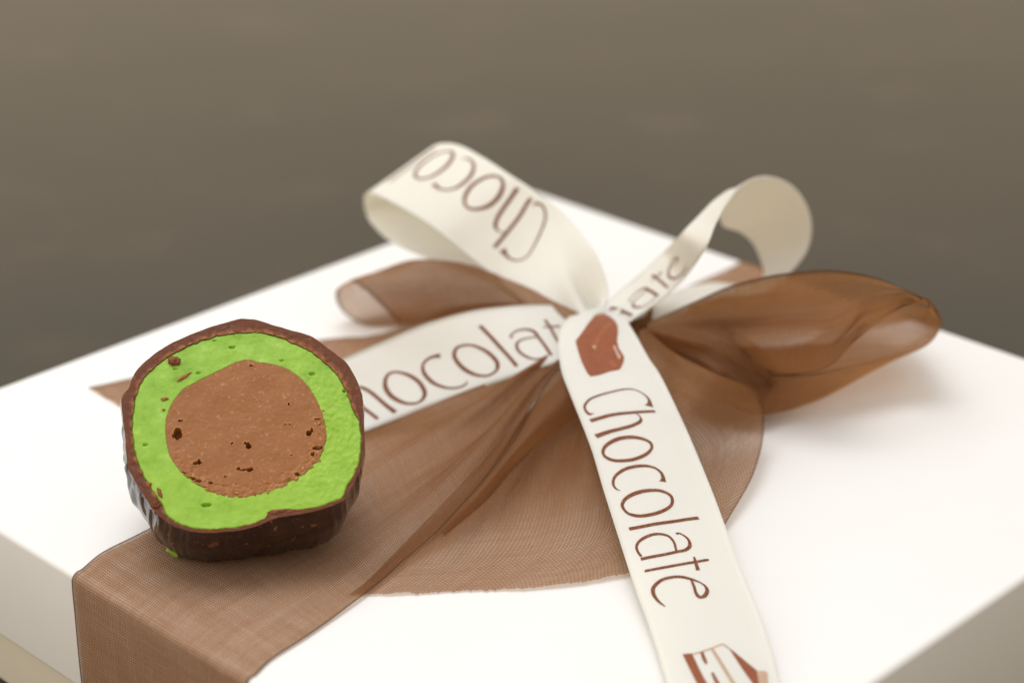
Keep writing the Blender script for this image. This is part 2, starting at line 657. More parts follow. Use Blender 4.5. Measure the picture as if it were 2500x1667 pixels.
# big right loop
CL = [
    [(1575, 815, .90), (1578, 806, .95), (1580, 796, 1.0), (1585, 785, 1.0)],
    [(1700, 868, .60), (1700, 825, .95), (1697, 778, 1.05), (1690, 738, 1.25)],
    [(1815, 904, .50), (1805, 850, 1.05), (1790, 775, 1.10), (1786, 696, 1.6)],
    [(1930, 915, .60), (1920, 845, 1.2), (1905, 765, 1.35), (1900, 668, 1.9)],
    [(2030, 896, .85), (2030, 842, 1.35), (2025, 760, 1.5), (2030, 657, 2.05)],
    [(2102, 818, 1.35), (2112, 785, 1.5), (2125, 735, 1.75), (2135, 673, 2.1)],
    [(2190, 757, 1.7), (2196, 745, 1.75), (2200, 722, 1.85), (2205, 700, 2.0)],
    [(2258, 738, 1.66), (2258, 733, 1.75), (2258, 730, 1.8), (2252, 726, 1.85)],
    [(2290, 768, 1.40), (2289, 765, 1.42), (2284, 758, 1.5), (2268, 742, 1.6)],
    [(2295, 800, 1.10), (2293, 796, 1.06), (2288, 785, 1.0), (2266, 745, 1.0)],
    [(2262, 840, .85), (2262, 838, .70), (2258, 812, .5), (2245, 733, .85)],
    [(2175, 872, .70), (2190, 874, .50), (2195, 850, .22), (2195, 728, .7)],
    [(2073, 890, .70), (2100, 925, .32), (2095, 895, .10), (2090, 745, .4)],
    [(1987, 910, .66), (1990, 980, .24), (1980, 955, .06), (1980, 830, .06)],
    [(1901, 913, .62), (1905, 1003, .20), (1880, 965, .06), (1880, 850, .06)],
    [(1815, 904, .60), (1810, 1000, .32), (1790, 940, .15), (1770, 840, .2)],
    [(1700, 860, .72), (1690, 900, .62), (1680, 860, .5), (1680, 810, .5)],
    [(1585, 820, .85), (1580, 820, .8), (1580, 810, .75), (1585, 800, .75)],
]
org_sheet('bow_loop', [lift(r) for r in CL], 300, 130, wr=.045, wf=(.45, 1.6), seed=23, uvw=3.3,
          fade=lambda u: np.clip(u * 6, 0, 1), gather=lambda u: .9 + 1.0 * max(0, 1 - u * 5),
          pleat=(lambda u: .09 * min(1, u * 8) * max(0, 1 - u * 2.4), 2.2, .4))
# small folds in front of the big loop
CF = [
    [(1570, 815, .95), (1575, 808, .98), (1580, 800, .98)],
    [(1660, 880, .80), (1680, 825, 1.12), (1690, 790, 1.05)],
    [(1740, 925, .75), (1775, 830, 1.12), (1790, 805, 1.05)],
    [(1800, 945, .60), (1838, 860, .95), (1850, 845, .90)],
    [(1850, 960, .45), (1890, 905, .66), (1900, 900, .62)],
]
org_sheet('bow_fold', [lift(r) for r in CF], 110, 60, hems=(False, False), wr=.035, wf=(1, 4), seed=33, uvw=1.8, gather=.7)
CF2 = [
    [(1575, 830, .80), (1590, 815, .92), (1605, 800, .92)],
    [(1640, 905, .55), (1680, 870, .90), (1720, 838, .80)],
    [(1730, 960, .50), (1775, 915, .78), (1810, 890, .70)],
    [(1830, 1010, .25), (1870, 970, .42), (1900, 930, .5)],
]
org_sheet('bow_fold', [lift(r) for r in CF2], 90, 60, hems=(False, False), wr=.03, wf=(1, 4), seed=37, uvw=1.8, gather=.7)

# left loop: a flattened tube whose opening faces left
DL = [
    [(975, 791, .10), (940, 753, .50), (897, 712, .78), (861, 688, .88), (838, 694, .78), (820, 712, .58), (825, 743, .28), (851, 773, .10), (897, 794, .04), (965, 795, .03)],
    [(1010, 792, .16), (990, 742, .62), (955, 698, .92), (930, 665, 1.02), (900, 672, .86), (880, 690, .55), (885, 730, .28), (905, 765, .10), (950, 785, .04), (1010, 790, .03)],
    [(1110, 770, .40), (1100, 720, .80), (1075, 675, 1.05), (1037, 633, 1.15), (1010, 640, .95), (990, 670, .6), (995, 720, .3), (1010, 755, .12), (1050, 775, .08), (1110, 770, .1)],
    [(1260, 770, .75), (1250, 735, .98), (1230, 700, 1.12), (1200, 665, 1.2), (1180, 670, 1.05), (1170, 690, .75), (1170, 720, .5), (1180, 745, .4), (1210, 765, .4), (1260, 775, .5)],
    [(1420, 800, .92), (1420, 790, .98), (1420, 780, 1.02), (1415, 765, 1.05), (1410, 765, 1.0), (1405, 770, .95), (1405, 780, .9), (1405, 790, .85), (1410, 800, .8), (1420, 805, .8)],
]
# the rows run from the opening to the knot, so its hem is an end row here
gD = surf([lift(r) for r in DL], 110, 150)
gD = gD[::-1]
nD = normals(gD)
sD, tD, tnD = grid_uv(gD)
dd = np.array([[fbm(sD[i] * 1.2, tnD[i, j] * 14, 4.4, 3) * .03 * min(1, i / 20) * min(1, (len(gD) - i) / 12) for j in range(gD.shape[1])] for i in range(gD.shape[0])])
gD = gD + nD * dd[..., None]
hemD = np.repeat(np.clip(1.6 - (sD[-1] - sD) / .05, 0, 1)[:, None], gD.shape[1], 1)
link('bow_loop', gD.reshape(-1, 3), grid_faces(*gD.shape[:2]), M_ORG, org,
     uvs=np.stack([np.repeat(sD[:, None], gD.shape[1], 1), tnD * 5], -1).reshape(-1, 2), attrs={'hem': hemD, 'gather': np.full(hemD.shape, .1)})

# left tail lying flat behind the slice, its corner showing to the left of it
EL = [
    [(1430, 790, .85), (1430, 800, .85), (1430, 812, .82), (1430, 825, .8)],
    [(1285, 742, .62), (1290, 775, .72), (1310, 820, .58), (1330, 870, .55)],
    [(1130, 745, .34), (1140, 790, .50), (1170, 850, .26), (1200, 920, .30)],
    [(1000, 790, .12), (1000, 830, .24), (1020, 890, .06), (1080, 950, .08)],
    [(905, 819, .04), (900, 850, .16), (900, 890, .03), (960, 970, .04)],
    [(800, 826, .025), (790, 860, .03), (770, 910, .02), (830, 1000, .03)],
    [(500, 882, .02), (480, 920, .03), (500, 970, .02), (560, 1070, .02)],
    [(215, 945, .02), (245, 963, .02), (295, 993, .02), (420, 1068, .02)],
]
org_sheet('tail', [lift(r) for r in EL], 170, 80, hems=(True, True), wr=.02, wf=(.9, 4), seed=44, uvw=3.2, gather=lambda u: 1.0 * max(0, 1 - u * 3))

# knot of the organza: a bunched wrap
ks = []
for i in range(9):
    a = i / 8 * math.pi * 2
    row = []
    for j in range(7):
        f = j / 6
        c = P(1400 + 190 * f, 835 - 35 * f, .72)
        r = .36 + .10 * math.sin(f * 9 + i * 2.1)
        row.append(c + np.array([0, math.cos(a) * r * .9, math.sin(a) * r * .75]))
    ks.append(row)
org_sheet('knot', ks, 100, 80, hems=(False, False), wr=.05, wf=(1, 9), seed=51, uvw=1.6, gather=3.0)

# ------------------------------------------------------------------ the printed cream ribbon
wr_ = empty('printed_ribbon', None, 'narrow cream satin ribbon printed with brown lettering, tied in a bow over the organza', 'ribbon')
TH = .018


class Strip:
    """rows of (base edge, top edge): the lettering stands with its head to the top edge"""

    def __init__(self, name, rows, nu=160, nv=17, bulge=0.0, wav=0.0, seed=0, part=True, dents=()):
        self.n = len(rows)
        ctrl = np.array([[a, b] for a, b in rows])
        A = catmull(ctrl, np.linspace(0, len(rows) - 1, nu))
        f = np.linspace(0, 1, nv)
        g = A[:, :1] * (1 - f)[None, :, None] + A[:, 1:] * f[None, :, None]
        n = normals(g)
        b = bulge if not callable(bulge) else None
        bl = np.array([(bulge(u) if callable(bulge) else bulge) for u in np.linspace(0, 1, nu)])
        g = g + n * (bl[:, None] * np.sin(np.pi * f)[None])[..., None]
        for i in range(nu):
            for j in range(nv):
                g[i, j] += n[i, j] * wav * fbm(i / nu * 5 + seed, j / nv * 1.2, seed * 2.0)
        for u0, t0, ru, rt, dp in dents:
            k_ = np.exp(-((np.linspace(0, 1, nu)[:, None] - u0) / ru) ** 2 - ((f[None] - t0) / rt) ** 2)
            g = g - np.array([0, 0, 1.0]) * (k_ * dp)[..., None]
        self.g = g
        self.nrm = normals(g)
        mid = g[:, nv // 2]
        self.s = np.concatenate([[0], np.cumsum(np.linalg.norm(np.diff(mid, axis=0), axis=-1))])
        self.w = np.linalg.norm(g[:, -1] - g[:, 0], axis=-1)
        self.nu, self.nv = nu, nv
        uv = np.stack([np.repeat(self.s[:, None], nv, 1), np.repeat(f[None] * 1.16, nu, 0)], -1).reshape(-1, 2)
        self.ob = None
        if part:
            top = g + self.nrm * TH / 2
            bot = g - self.nrm * TH / 2
            V = np.concatenate([top.reshape(-1, 3), bot.reshape(-1, 3)])
            F = grid_faces(nu, nv)
            off = nu * nv
            F += [tuple(q + off for q in f_[::-1]) for f_ in grid_faces(nu, nv)]
            for i in range(nu - 1):
                for j in (0, nv - 1):
                    a, b2 = i * nv + j, (i + 1) * nv + j
                    F.append((a, b2, b2 + off, a + off))
            for i in (0, nu - 1):
                for j in range(nv - 1):
                    a, b2 = i * nv + j, i * nv + j + 1
                    F.append((a, b2, b2 + off, a + off))
            self.ob = link(name, V, F, M_SATIN, wr_, uvs=np.concatenate([uv, uv]))

    def at(self, s, t, e=0.0):
        s = np.asarray(s, float)
        t = np.asarray(t, float)
        i = np.interp(s, self.s, np.arange(self.nu))
        j = np.clip(t, 0, 1) * (self.nv - 1)
        i0 = np.clip(i.astype(int), 0, self.nu - 2)
        j0 = np.clip(j.astype(int), 0, self.nv - 2)
        a, b = (i - i0)[..., None], (j - j0)[..., None]

        def bl(G):
            return (G[i0, j0] * (1 - a) + G[i0 + 1, j0] * a) * (1 - b) + (G[i0, j0 + 1] * (1 - a) + G[i0 + 1, j0 + 1] * a) * b
        return bl(self.g) + bl(self.nrm) * e * self.side

    side = 1.0


def w_at(u, xs, ys):
    return float(np.interp(u, xs, ys))


def rows2(*rs):
    return [(P(*a), P(*b)) for a, b in rs]


# front tail, lettering read outward, base edge = left edge
W1 = Strip('front_tail', rows2(
    ((1392, 772, .98), (1510, 752, .98)),
    ((1374, 795, 1.12), (1530, 785, 1.12)),
    ((1363, 826, 1.16), (1556, 826, 1.18)),
    ((1364, 868, 1.10), (1583, 874, 1.12)),
    ((1374, 916, 1.00), (1611, 916, 1.03)),
    ((1394, 968, .90), (1645, 983, .92)),
    ((1441, 1090, .68), (1683, 1064, .74)),
    ((1474, 1200, .50), (1733, 1183, .54)),
    ((1505, 1296, .37), (1767, 1275, .40)),
    ((1547, 1426, .24), (1806, 1385, .27)),
    ((1578, 1510, .18), (1848, 1484, .19)),
    ((1600, 1575, .14), (1882, 1585, .13)),
    ((1627, 1667, .10), (1905, 1667, .09)),
    ((1668, 1780, .08), (1950, 1765, .07)),
    ((1700, 1880, .06), (1990, 1862, .06))), nu=240, bulge=.03, wav=.02, seed=1)
W1.side = 1.0

# left tail, lettering read towards the knot; rows run outward
def fit(base, top, width, perp=False):
    """the top edge point on its line of sight, one ribbon width from the base edge point"""
    a = P(*base)
    hs = np.linspace(base[2] - (1.2 if perp else .2), base[2] + 1.6, 1200)
    d = np.array([np.linalg.norm(P(top[0], top[1], h) - a) for h in hs])
    i = int(np.argmin(d))
    if not perp and d[i] < width:
        j = np.where(d[:i + 1] >= width)[0]
        if len(j):
            i = int(j[-1])
    return P(top[0], top[1], hs[i])


W2 = Strip('left_tail', [(P(*a), fit(a, b, 1.16)) for a, b in (
    ((1450, 858, .84), (1400, 748)),
    ((1364, 885, .80), (1283, 745)),
    ((1271, 913, .66), (1163, 757)),
    ((1154, 955, .46), (1040, 790)),
    ((1037, 997, .28), (925, 838)),
    ((950, 1030, .17), (845, 873)),
    ((870, 1060, .10), (765, 912)),
    ((790, 1095, .06), (685, 955)),
    ((700, 1130, .05), (600, 1000)))], nu=180, bulge=.03, wav=.015, seed=3)

# left loop, read outward from the knot; base edge = upper right edge
w3 = [((1470, 770, .98), (1372, 782)),
      ((1484, 705, 1.25), (1330, 768)),
      ((1452, 615, 1.62), (1282, 738)),
      ((1380, 525, 1.90), (1216, 679)),
      ((1307, 467, 2.12), (1143, 621)),
      ((1245, 427, 2.27), (1071, 563)),
      ((1180, 385, 2.37), (998, 516)),
      ((1120, 355, 2.38), (928, 480)),
      ((1072, 353, 2.24), (897, 472)),
      ((1050, 372, 1.95), (889, 493)),
      ((1058, 410, 1.70), (898, 532)),
      ((1090, 470, 1.52), (925, 566)),
      ((1125, 520, 1.40), (958, 592)),
      ((1190, 570, 1.28), (1034, 626)),
      ((1270, 625, 1.12), (1125, 658)),
      ((1340, 690, 1.00), (1216, 703)),
      ((1430, 745, .92), (1340, 785))]
W3 = Strip('left_loop', [(P(*a), fit(a, b, 1.16, True)) for a, b in w3], nu=240,
           bulge=0, wav=.015, seed=5, nv=33, dents=((.078, .24, .045, .13, .42), (.05, .62, .05, .10, .10)))

# right loop, read outward from the knot; base edge = right (near) edge, then the unprinted inside shows
W4 = Strip('right_loop', [
    (P(1532, 790, 1.02), P(1470, 750, 1.05)),
    (P(1580, 757, 1.12), P(1520, 706, 1.22)),
    (P(1633, 716, 1.28), P(1570, 664, 1.42)),
    (P(1675, 673, 1.45), P(1625, 612, 1.62)),
    (D(1722, 606, 27.2), D(1668, 566, 28.0)),
    (D(1748, 545, 27.4), D(1712, 522, 28.3)),
    (D(1776, 494, 27.8), D(1752, 484, 28.7)),
    (D(1815, 449, 28.4), D(1786, 466, 29.2)),
    (D(1870, 431, 29.1), D(1758, 520, 29.9)),
    (D(1928, 450, 29.6), D(1766, 552, 30.2)),
    (D(1966, 494, 29.9), D(1806, 566, 30.4)),
    (D(1982, 550, 30.1), D(1836, 592, 30.5)),
    (D(1970, 612, 30.2), D(1856, 632, 30.6)),
    (D(1925, 668, 30.2), D(1864, 675, 30.5)),
    (D(1860, 715, 29.8), D(1820, 696, 30.2)),
    (P(1765, 725, .80), P(1745, 690, .72)),
    (P(1700, 742, .85), P(1680, 702, .80)),
    (P(1650, 774, .88), P(1630, 722, .88)),
    (P(1570, 790, .9), P(1560, 760, .9)),
    (P(1510, 805, .9), P(1500, 780, .9))], nu=260, bulge=.0, wav=.012, seed=7)

# knot: two small turns of ribbon
W5 = Strip('knot', rows2(
    ((1436, 806, .85), (1505, 800, .85)),
    ((1440, 780, 1.08), (1512, 770, 1.08)),
    ((1456, 762, 1.14), (1518, 750, 1.10)),
    ((1478, 748, 1.02), (1526, 736, .96))), nu=50, bulge=.05, wav=.02, seed=9)
W6 = Strip('knot_turn', rows2(
    ((1432, 800, .80), (1540, 818, .66)),
    ((1432, 778, 1.04), (1556, 792, .90)),
    ((1462, 756, 1.08), (1580, 764, 1.00)),
    ((1500, 740, .95), (1600, 738, .95))), nu=60, bulge=.03, wav=.03, seed=11)

# ------------------------------------------------------------------ lettering: strokes as (x, y, width)
KB, KC, KD, KE, KA = (1400, 920), (1450, 1100), (1500, 1260), (1600, 1467), (1340, 740)


def k(orig, pts, sc_=7.84):
    return [(orig[0] + x / sc_, orig[1] + y / sc_, w / sc_) for x, y, w in pts]


def k5(pts):
    return k((1300, 1200), pts, 3.357)


def bc(pts):
    return [(x - 392, y - 1411, w) for x, y, w in pts]


GL = {
    'C': [k(KB, [(1450, 572, 118), (1458, 525, 66), (1455, 480, 48), (1420, 410, 32), (1330, 330, 26), (1200, 265, 26), (1080, 242, 28), (950, 250, 30), (700, 305, 34), (500, 360, 36), (330, 430, 36), (245, 510, 36), (215, 590, 38), (240, 660, 42), (300, 720, 52), (345, 718, 26), (392, 712, 8)])],
    'h': [k(KB, [(1562, 668, 62), (1400, 672, 62), (1150, 690, 60), (900, 712, 60), (700, 745, 62), (500, 800, 64), (325, 852, 68)]),
          k(KB, [(1190, 698, 18), (1250, 745, 20), (1285, 790, 28), (1290, 840, 50), (1240, 890, 62), (1100, 950, 66), (900, 1005, 68), (700, 1055, 72), (550, 1105, 78), (430, 1150, 88)])],
    'o': [k(KC, bc([(1500, 1370, 42), (1490, 1300, 46), (1430, 1240, 52), (1300, 1190, 64), (1150, 1165, 76), (1000, 1170, 80), (850, 1200, 80), (700, 1270, 72), (600, 1355, 56), (565, 1440, 48), (580, 1500, 44)])
          + [(230, 135, 52), (350, 190, 66), (500, 205, 74), (700, 190, 76), (850, 150, 74), (980, 90, 66), (1065, 22, 52), (1108, -41, 42)])],
    'c': [k(KC, [(1318, 605, 100), (1325, 560, 66), (1320, 510, 54), (1290, 440, 44), (1200, 360, 42), (1080, 315, 52), (930, 300, 68), (780, 315, 74), (620, 355, 72), (500, 420, 62), (410, 500, 50), (370, 590, 42), (380, 680, 38), (430, 745, 30), (500, 772, 12)])],
    'O': [k(KC, [(1503, 980, 46), (1480, 890, 48), (1390, 820, 58), (1250, 775, 68), (1080, 770, 78), (900, 795, 84), (740, 850, 80), (610, 930, 64), (545, 1030, 50), (560, 1110, 44), (640, 1200, 48), (760, 1245, 68), (900, 1260, 76), (1080, 1235, 78), (1250, 1190, 74), (1400, 1120, 62), (1480, 1050, 50), (1503, 980, 46)])],
    'l': [k(KC, [(2000, 1298, 75), (1620, 1350, 74), (1260, 1400, 74), (960, 1455, 74), (675, 1510, 74)])],
    'a': [k(KD, [(1185, 352, 56), (1230, 335, 34), (1320, 375, 30), (1400, 440, 36), (1440, 520, 46), (1430, 600, 64), (1350, 660, 68), (1200, 690, 64), (950, 745, 64), (700, 790, 64), (505, 832, 68)]),
          k(KD, [(1190, 690, 30), (1170, 610, 36), (1140, 510, 36), (1060, 410, 40), (960, 365, 50), (830, 350, 56), (700, 370, 62), (560, 430, 60), (460, 510, 48), (425, 600, 42), (450, 690, 38), (515, 780, 40)])],
    't': [k(KD, [(1805, 852, 44), (1750, 850, 58), (1550, 885, 60), (1200, 945, 60), (900, 1000, 60), (580, 1062, 54)]),
          k(KD, [(1520, 785, 26), (1550, 880, 44), (1580, 980, 52), (1600, 1045, 62)])],
    'e': [k5([(1088, 946, 8), (1035, 905, 18), (997, 855, 24), (988, 805, 26), (1015, 762, 28), (1070, 724, 28), (1150, 705, 28), (1220, 703, 26), (1300, 722, 22), (1375, 750, 12), (1420, 785, 18), (1430, 825, 26), (1405, 862, 32), (1368, 868, 28), (1340, 835, 20), (1325, 785, 18), (1303, 730, 16)])],
}

# inverse map of the front tail: photograph position to (s, t)
gp = proj(W1.g)


def inv(x, y):
    d = (gp[..., 0] - x) ** 2 + (gp[..., 1] - y) ** 2
    i, j = np.unravel_index(np.argmin(d), d.shape)
    i = min(max(i, 1), W1.nu - 2)
    j = min(max(j, 1), W1.nv - 2)
    J = np.array([(gp[i + 1, j] - gp[i - 1, j]) / 2, (gp[i, j + 1] - gp[i, j - 1]) / 2]).T
    dij = np.linalg.solve(J, np.array([x, y]) - gp[i, j])
    return float(np.interp(i + dij[0], np.arange(W1.nu), W1.s)), (j + dij[1]) / (W1.nv - 1)


RW = 1.16                                   # ribbon width in cm


def stroke_st(pts):
    out = []
    for x, y, w in pts:
        s, t = inv(x, y)
        s2, t2 = inv(x + 3, y)
        pxcm = math.hypot(s2 - s, (t2 - t) * RW) / 3
        out.append((s, t * RW, w * pxcm))
    return out


GST = {c: [stroke_st(p) for p in st] for c, st in GL.items()}


def put_strokes(name, strip, glyphs, fs, mat, e=.0125, tsh=0.0, clipf=None, bold=1.30):
    """fs maps ribbon (s, t cm) of the reference word to this strip"""
    V, F, UV = [], [], []
    for ch in glyphs:
        for st in GST[ch]:
            p = np.array(st)
            closed = np.linalg.norm(p[0, :2] - p[-1, :2]) < .02
            m = max(24, len(p) * 7)
            q = catmull(p, np.linspace(0, len(p) - 1, m))
            dd_ = np.gradient(q[:, :2], axis=0)
            if closed:
                dd_[0] = dd_[-1] = (dd_[0] + dd_[-1]) / 2
            dd_ /= np.maximum(np.linalg.norm(dd_, axis=1, keepdims=True), 1e-9)
            nn_ = np.stack([-dd_[:, 1], dd_[:, 0]], 1)
            w = np.maximum(q[:, 2:3] * bold, .011) / 2
            base = len(V)
            ok = []
            for kk in range(m):
                for sg in (-1, 0, 1):
                    a = q[kk, :2] + nn_[kk] * w[kk] * sg
                    UV.append((a[0], a[1]))
                    s_, t_ = fs(a[0], a[1])
                    V.append((s_, t_ / RW + tsh))
            for kk in range(m - 1):
                for c_ in (0, 1):
                    a = base + kk * 3 + c_
                    F.append((a, a + 1, a + 4, a + 3))
    V = np.array(V)
    keep = (V[:, 0] > .001) & (V[:, 0] < strip.s[-1] - .001) & (V[:, 1] > 0.0) & (V[:, 1] < 1.0)
    if clipf is not None:
        keep &= clipf(V[:, 0])
    F = [f for f in F if all(keep[i] for i in f)]
    P3 = strip.at(V[:, 0], V[:, 1], e)
    o = link(name, P3, F, mat, strip.ob, uvs=UV)
    return o


def put_poly(name, strip, polys, mat, e=.0125, st=False, step=.012, clipf=None):
    """filled outlines given in photograph px (or s, t) cut into fine slices along s"""
    V, F, UV = [], [], []
    for poly in polys:
        q = [inv(x, y) for x, y in poly]
        s0, s1 = min(a for a, _ in q), max(a for a, _ in q)
        n = max(2, int((s1 - s0) / step))
        ss = np.linspace(s0 + 1e-5, s1 - 1e-5, n)
        prev = None
        for s_ in ss:
            ts = []
            for (a, b), (c_, d) in zip(q, q[1:] + q[:1]):
                if (a - s_) * (c_ - s_) < 0:
                    ts.append(b + (d - b) * (s_ - a) / (c_ - a))
            ts.sort()
            cur = [(ts[i], ts[i + 1]) for i in range(0, len(ts) - 1, 2)]
            if prev is not None and len(prev[1]) == len(cur):
                for (a, b), (c_, d) in zip(prev[1], cur):
                    i0 = len(V)
                    m = 5
                    for u in range(m):
                        f = u / (m - 1)
                        V.append((prev[0], a + (b - a) * f))
                        V.append((s_, c_ + (d - c_) * f))
                    for u in range(m - 1):
                        F.append((i0 + 2 * u, i0 + 2 * u + 2, i0 + 2 * u + 3, i0 + 2 * u + 1))
            prev = (s_, cur)
    V = np.array(V)
    UV = np.stack([V[:, 0], V[:, 1] * RW], 1)
    return link(name, strip.at(V[:, 0], V[:, 1], e), F, mat, strip.ob, uvs=UV)


ident = lambda s, t: (s, t)
put_strokes('lettering', W1, 'ChocOlate', ident, M_PRINT)


def kp(orig, pts, sc_=7.84):
    return [(orig[0] + x / sc_, orig[1] + y / sc_) for x, y in pts]


hexa = kp(KA, [(980, 195), (1080, 225), (1170, 275), (1260, 350), (1310, 430), (1325, 560), (1305, 740), (1340, 880), (1400, 970), (1440, 1040), (1430, 1130), (1385, 1240), (1340, 1290), (1250, 1300),
               (1150, 1325), (960, 1390), (800, 1415), (745, 1360), (690, 1260), (610, 1080), (560, 920), (525, 800), (515, 730), (590, 640), (680, 510), (780, 370), (880, 250)])
put_poly('chocolate_emblem', W1, [hexa], M_PRINT_SOFT)
put_poly('emblem_highlight', W1, [
    kp(KA, [(1215, 370), (1120, 400), (1040, 480), (960, 600), (900, 730), (850, 770), (815, 830), (850, 920), (930, 960), (925, 850), (950, 750), (1010, 630), (1090, 520), (1200, 430)]),
    kp(KA, [(1180, 1080), (1150, 1150), (1230, 1250), (1330, 1260), (1270, 1160)])], M_PRINT_TAN if False else m_print('faded_print', (.31, .10, .042), (.36, .13, .06), .5), e=.0140)
put_poly('emblem_highlight', W1, [
    kp(KA, [(1235, 810), (1235, 880), (1275, 960), (1310, 1050), (1350, 1090), (1385, 1050), (1355, 990), (1305, 920), (1280, 840)]),
    kp(KA, [(838, 825), (835, 865), (870, 890), (905, 865), (892, 825)])], m_print('pale_print', (.52, .32, .22), (.62, .44, .34), .4), e=.0155)
# the lower emblem, cut by the edge of the picture
stripes = [
    kp(KE, [(520, 1025), (700, 1010), (980, 1568), (1200, 2000), (1010, 2000), (790, 1568)]),
    kp(KE, [(855, 985), (915, 975), (1000, 1190), (965, 1230), (900, 1130)]),
    kp(KE, [(1400, 905), (1500, 975), (1940, 1340), (1975, 1568), (1990, 1900), (1850, 1568)]),
    kp(KE, [(1060, 1380), (1110, 1370), (1225, 1568), (1420, 1950), (1380, 1960), (1140, 1568)]),
]
put_poly('building_emblem', W1, stripes, M_PRINT_SOFT)
put_poly('building_emblem_outline', W1, [
    kp(KE, [(690, 1022), (860, 975), (1290, 815), (1300, 845), (900, 995), (700, 1045)]),
    kp(KE, [(1290, 815), (1420, 900), (1410, 935), (1290, 850)]),
    kp(KE, [(1035, 905), (1110, 905), (1330, 1250), (1580, 1650), (1800, 2000), (1700, 2000), (1450, 1580), (1250, 1250)]),
    kp(KE, [(1940, 1335), (2100, 1345), (2150, 1400), (2160, 1700), (1980, 1600)])], M_PRINT_TAN, e=.0110)

SC0 = GST['C'][0]
s_of = lambda c: float(np.mean([q[0] for st in GST[c] for q in st]))
print('STRIPS', W1.s[-1], W2.s[-1], W3.s[-1], W4.s[-1], 'widths', W1.w[::40], W2.w[::40], W3.w[::40], W4.w[::40])
print('GLYPH s', {c: round(s_of(c), 3) for c in GL})


def near(strip, x, y, part=1.0):
    g_ = proj(strip.g[:int(strip.nu * part)])
    d = (g_[..., 0] - x) ** 2 + (g_[..., 1] - y) ** 2
    i, j = np.unravel_index(np.argmin(d), d.shape)
    return strip.s[i], j / (strip.nv - 1)


# left tail: the word reads towards the knot
sO, tO = near(W2, 1152, 866)
sh, _ = near(W2, 983, 938)
print('W2', sO, sh, s_of('O'), s_of('o'))
b2_ = (sh - sO) / (s_of('O') - s_of('o'))
W2.side = -1.0
put_strokes('lettering', W2, 'hocOlate', lambda s, t: (sh - (s - s_of('o')) * b2_, t), M_PRINT, bold=1.3)
# left loop
sC, _ = near(W3, 1256, 607, .5)
so_, _ = near(W3, 1166, 492, .5)
b3_ = (so_ - sC) / (s_of('o') - s_of('C'))
print('W3', sC, so_, b3_)
put_strokes('lettering', W3, 'ChocOl', lambda s, t: (sC + (s - s_of('C')) * b3_ * 1.07, t), M_PRINT, clipf=lambda s: s < W3.s[-1] * .62, bold=1.3)
# right loop
sl, _ = near(W4, 1515, 752, .3)
st_, _ = near(W4, 1600, 700, .3)
b4_ = (st_ - sl) / (s_of('t') - s_of('l'))
print('W4', sl, st_, b4_)
put_strokes('lettering', W4, 'late', lambda s, t: (sl - .03 + (s - s_of('l')) * .90, t), M_PRINT, clipf=lambda s: s < W4.s[-1] * .4, bold=1.4)

# ------------------------------------------------------------------ the cut praline
pr = empty('chocolate_praline', None, 'cut round chocolate with green marzipan ring and brown nougat centre, on the brown ribbon', 'chocolate')
E0, A0 = math.radians(50), math.radians(6)
NF = np.array([math.sin(A0) * math.cos(E0), -math.cos(A0) * math.cos(E0), math.sin(E0)])
XF = np.array([math.cos(A0), math.sin(A0), 0])
YF = np.cross(NF, XF)


def cp(x, y):
    return 250 + x / 2.3057, 740 + y / 2.3057


# plane distance so that the lowest back edge rests on the ribbon
PD = 24.30
fc = D(*cp(790, 680), PD)


def face_xy(x, y):
    px, py = cp(x, y)
    d = FW + (px - CX) / F_PX * RT - (py - CY) / F_PX * UP
    t_ = ((fc - CAMP) @ NF) / (d @ NF)
    q = CAMP + t_ * d - fc
    return q @ XF, q @ YF


def polar(pts, n=720, cen=(0.0, 0.0)):
    q = np.array([face_xy(*p) for p in pts]) - np.array(cen)
    th = np.arctan2(q[:, 1], q[:, 0])
    r = np.hypot(q[:, 0], q[:, 1])
    o = np.argsort(th)
    th, r = th[o], r[o]
    th = np.concatenate([th - 2 * np.pi, th, th + 2 * np.pi])
    r = np.concatenate([r, r, r])
    x = np.linspace(-np.pi, np.pi, n, endpoint=False)
    # smooth-ish interpolation
    y = np.interp(x, th, r)
    kx = np.array([.15, .2, .3, .2, .15])
    for _ in range(2):
        y = np.convolve(np.concatenate([y[-2:], y, y[:2]]), kx, 'valid')
    return x, y


outer = [(780, 88), (870, 95), (960, 125), (1060, 155), (1180, 190), (1260, 250), (1320, 292), (1370, 330), (1420, 410), (1450, 480), (1465, 530), (1468, 600), (1466, 640), (1462, 655), (1470, 700), (1472, 780),
         (1468, 850), (1458, 910), (1430, 985), (1385, 1060), (1376, 1112), (1310, 1172), (1200, 1214), (1080, 1244), (950, 1268), (900, 1277), (830, 1287), (700, 1300), (560, 1308), (470, 1296),
         (400, 1268), (340, 1225), (285, 1180), (262, 1140), (240, 1090), (190, 1010), (145, 930), (135, 850), (130, 760), (120, 680), (110, 600), (106, 540), (118, 512), (150, 480), (165, 430), (190, 380),
         (240, 330), (290, 290), (370, 235), (450, 200), (560, 155), (680, 115), (720, 105)]
body = outer
outer = [p for p in outer if not (p[1] > 1105)] + [(1370, 1106), (1285, 1142), (1145, 1182), (1060, 1194), (985, 1206), (915, 1236), (832, 1266), (700, 1285), (560, 1291), (475, 1281), (395, 1250), (338, 1212), (290, 1172), (266, 1135)]
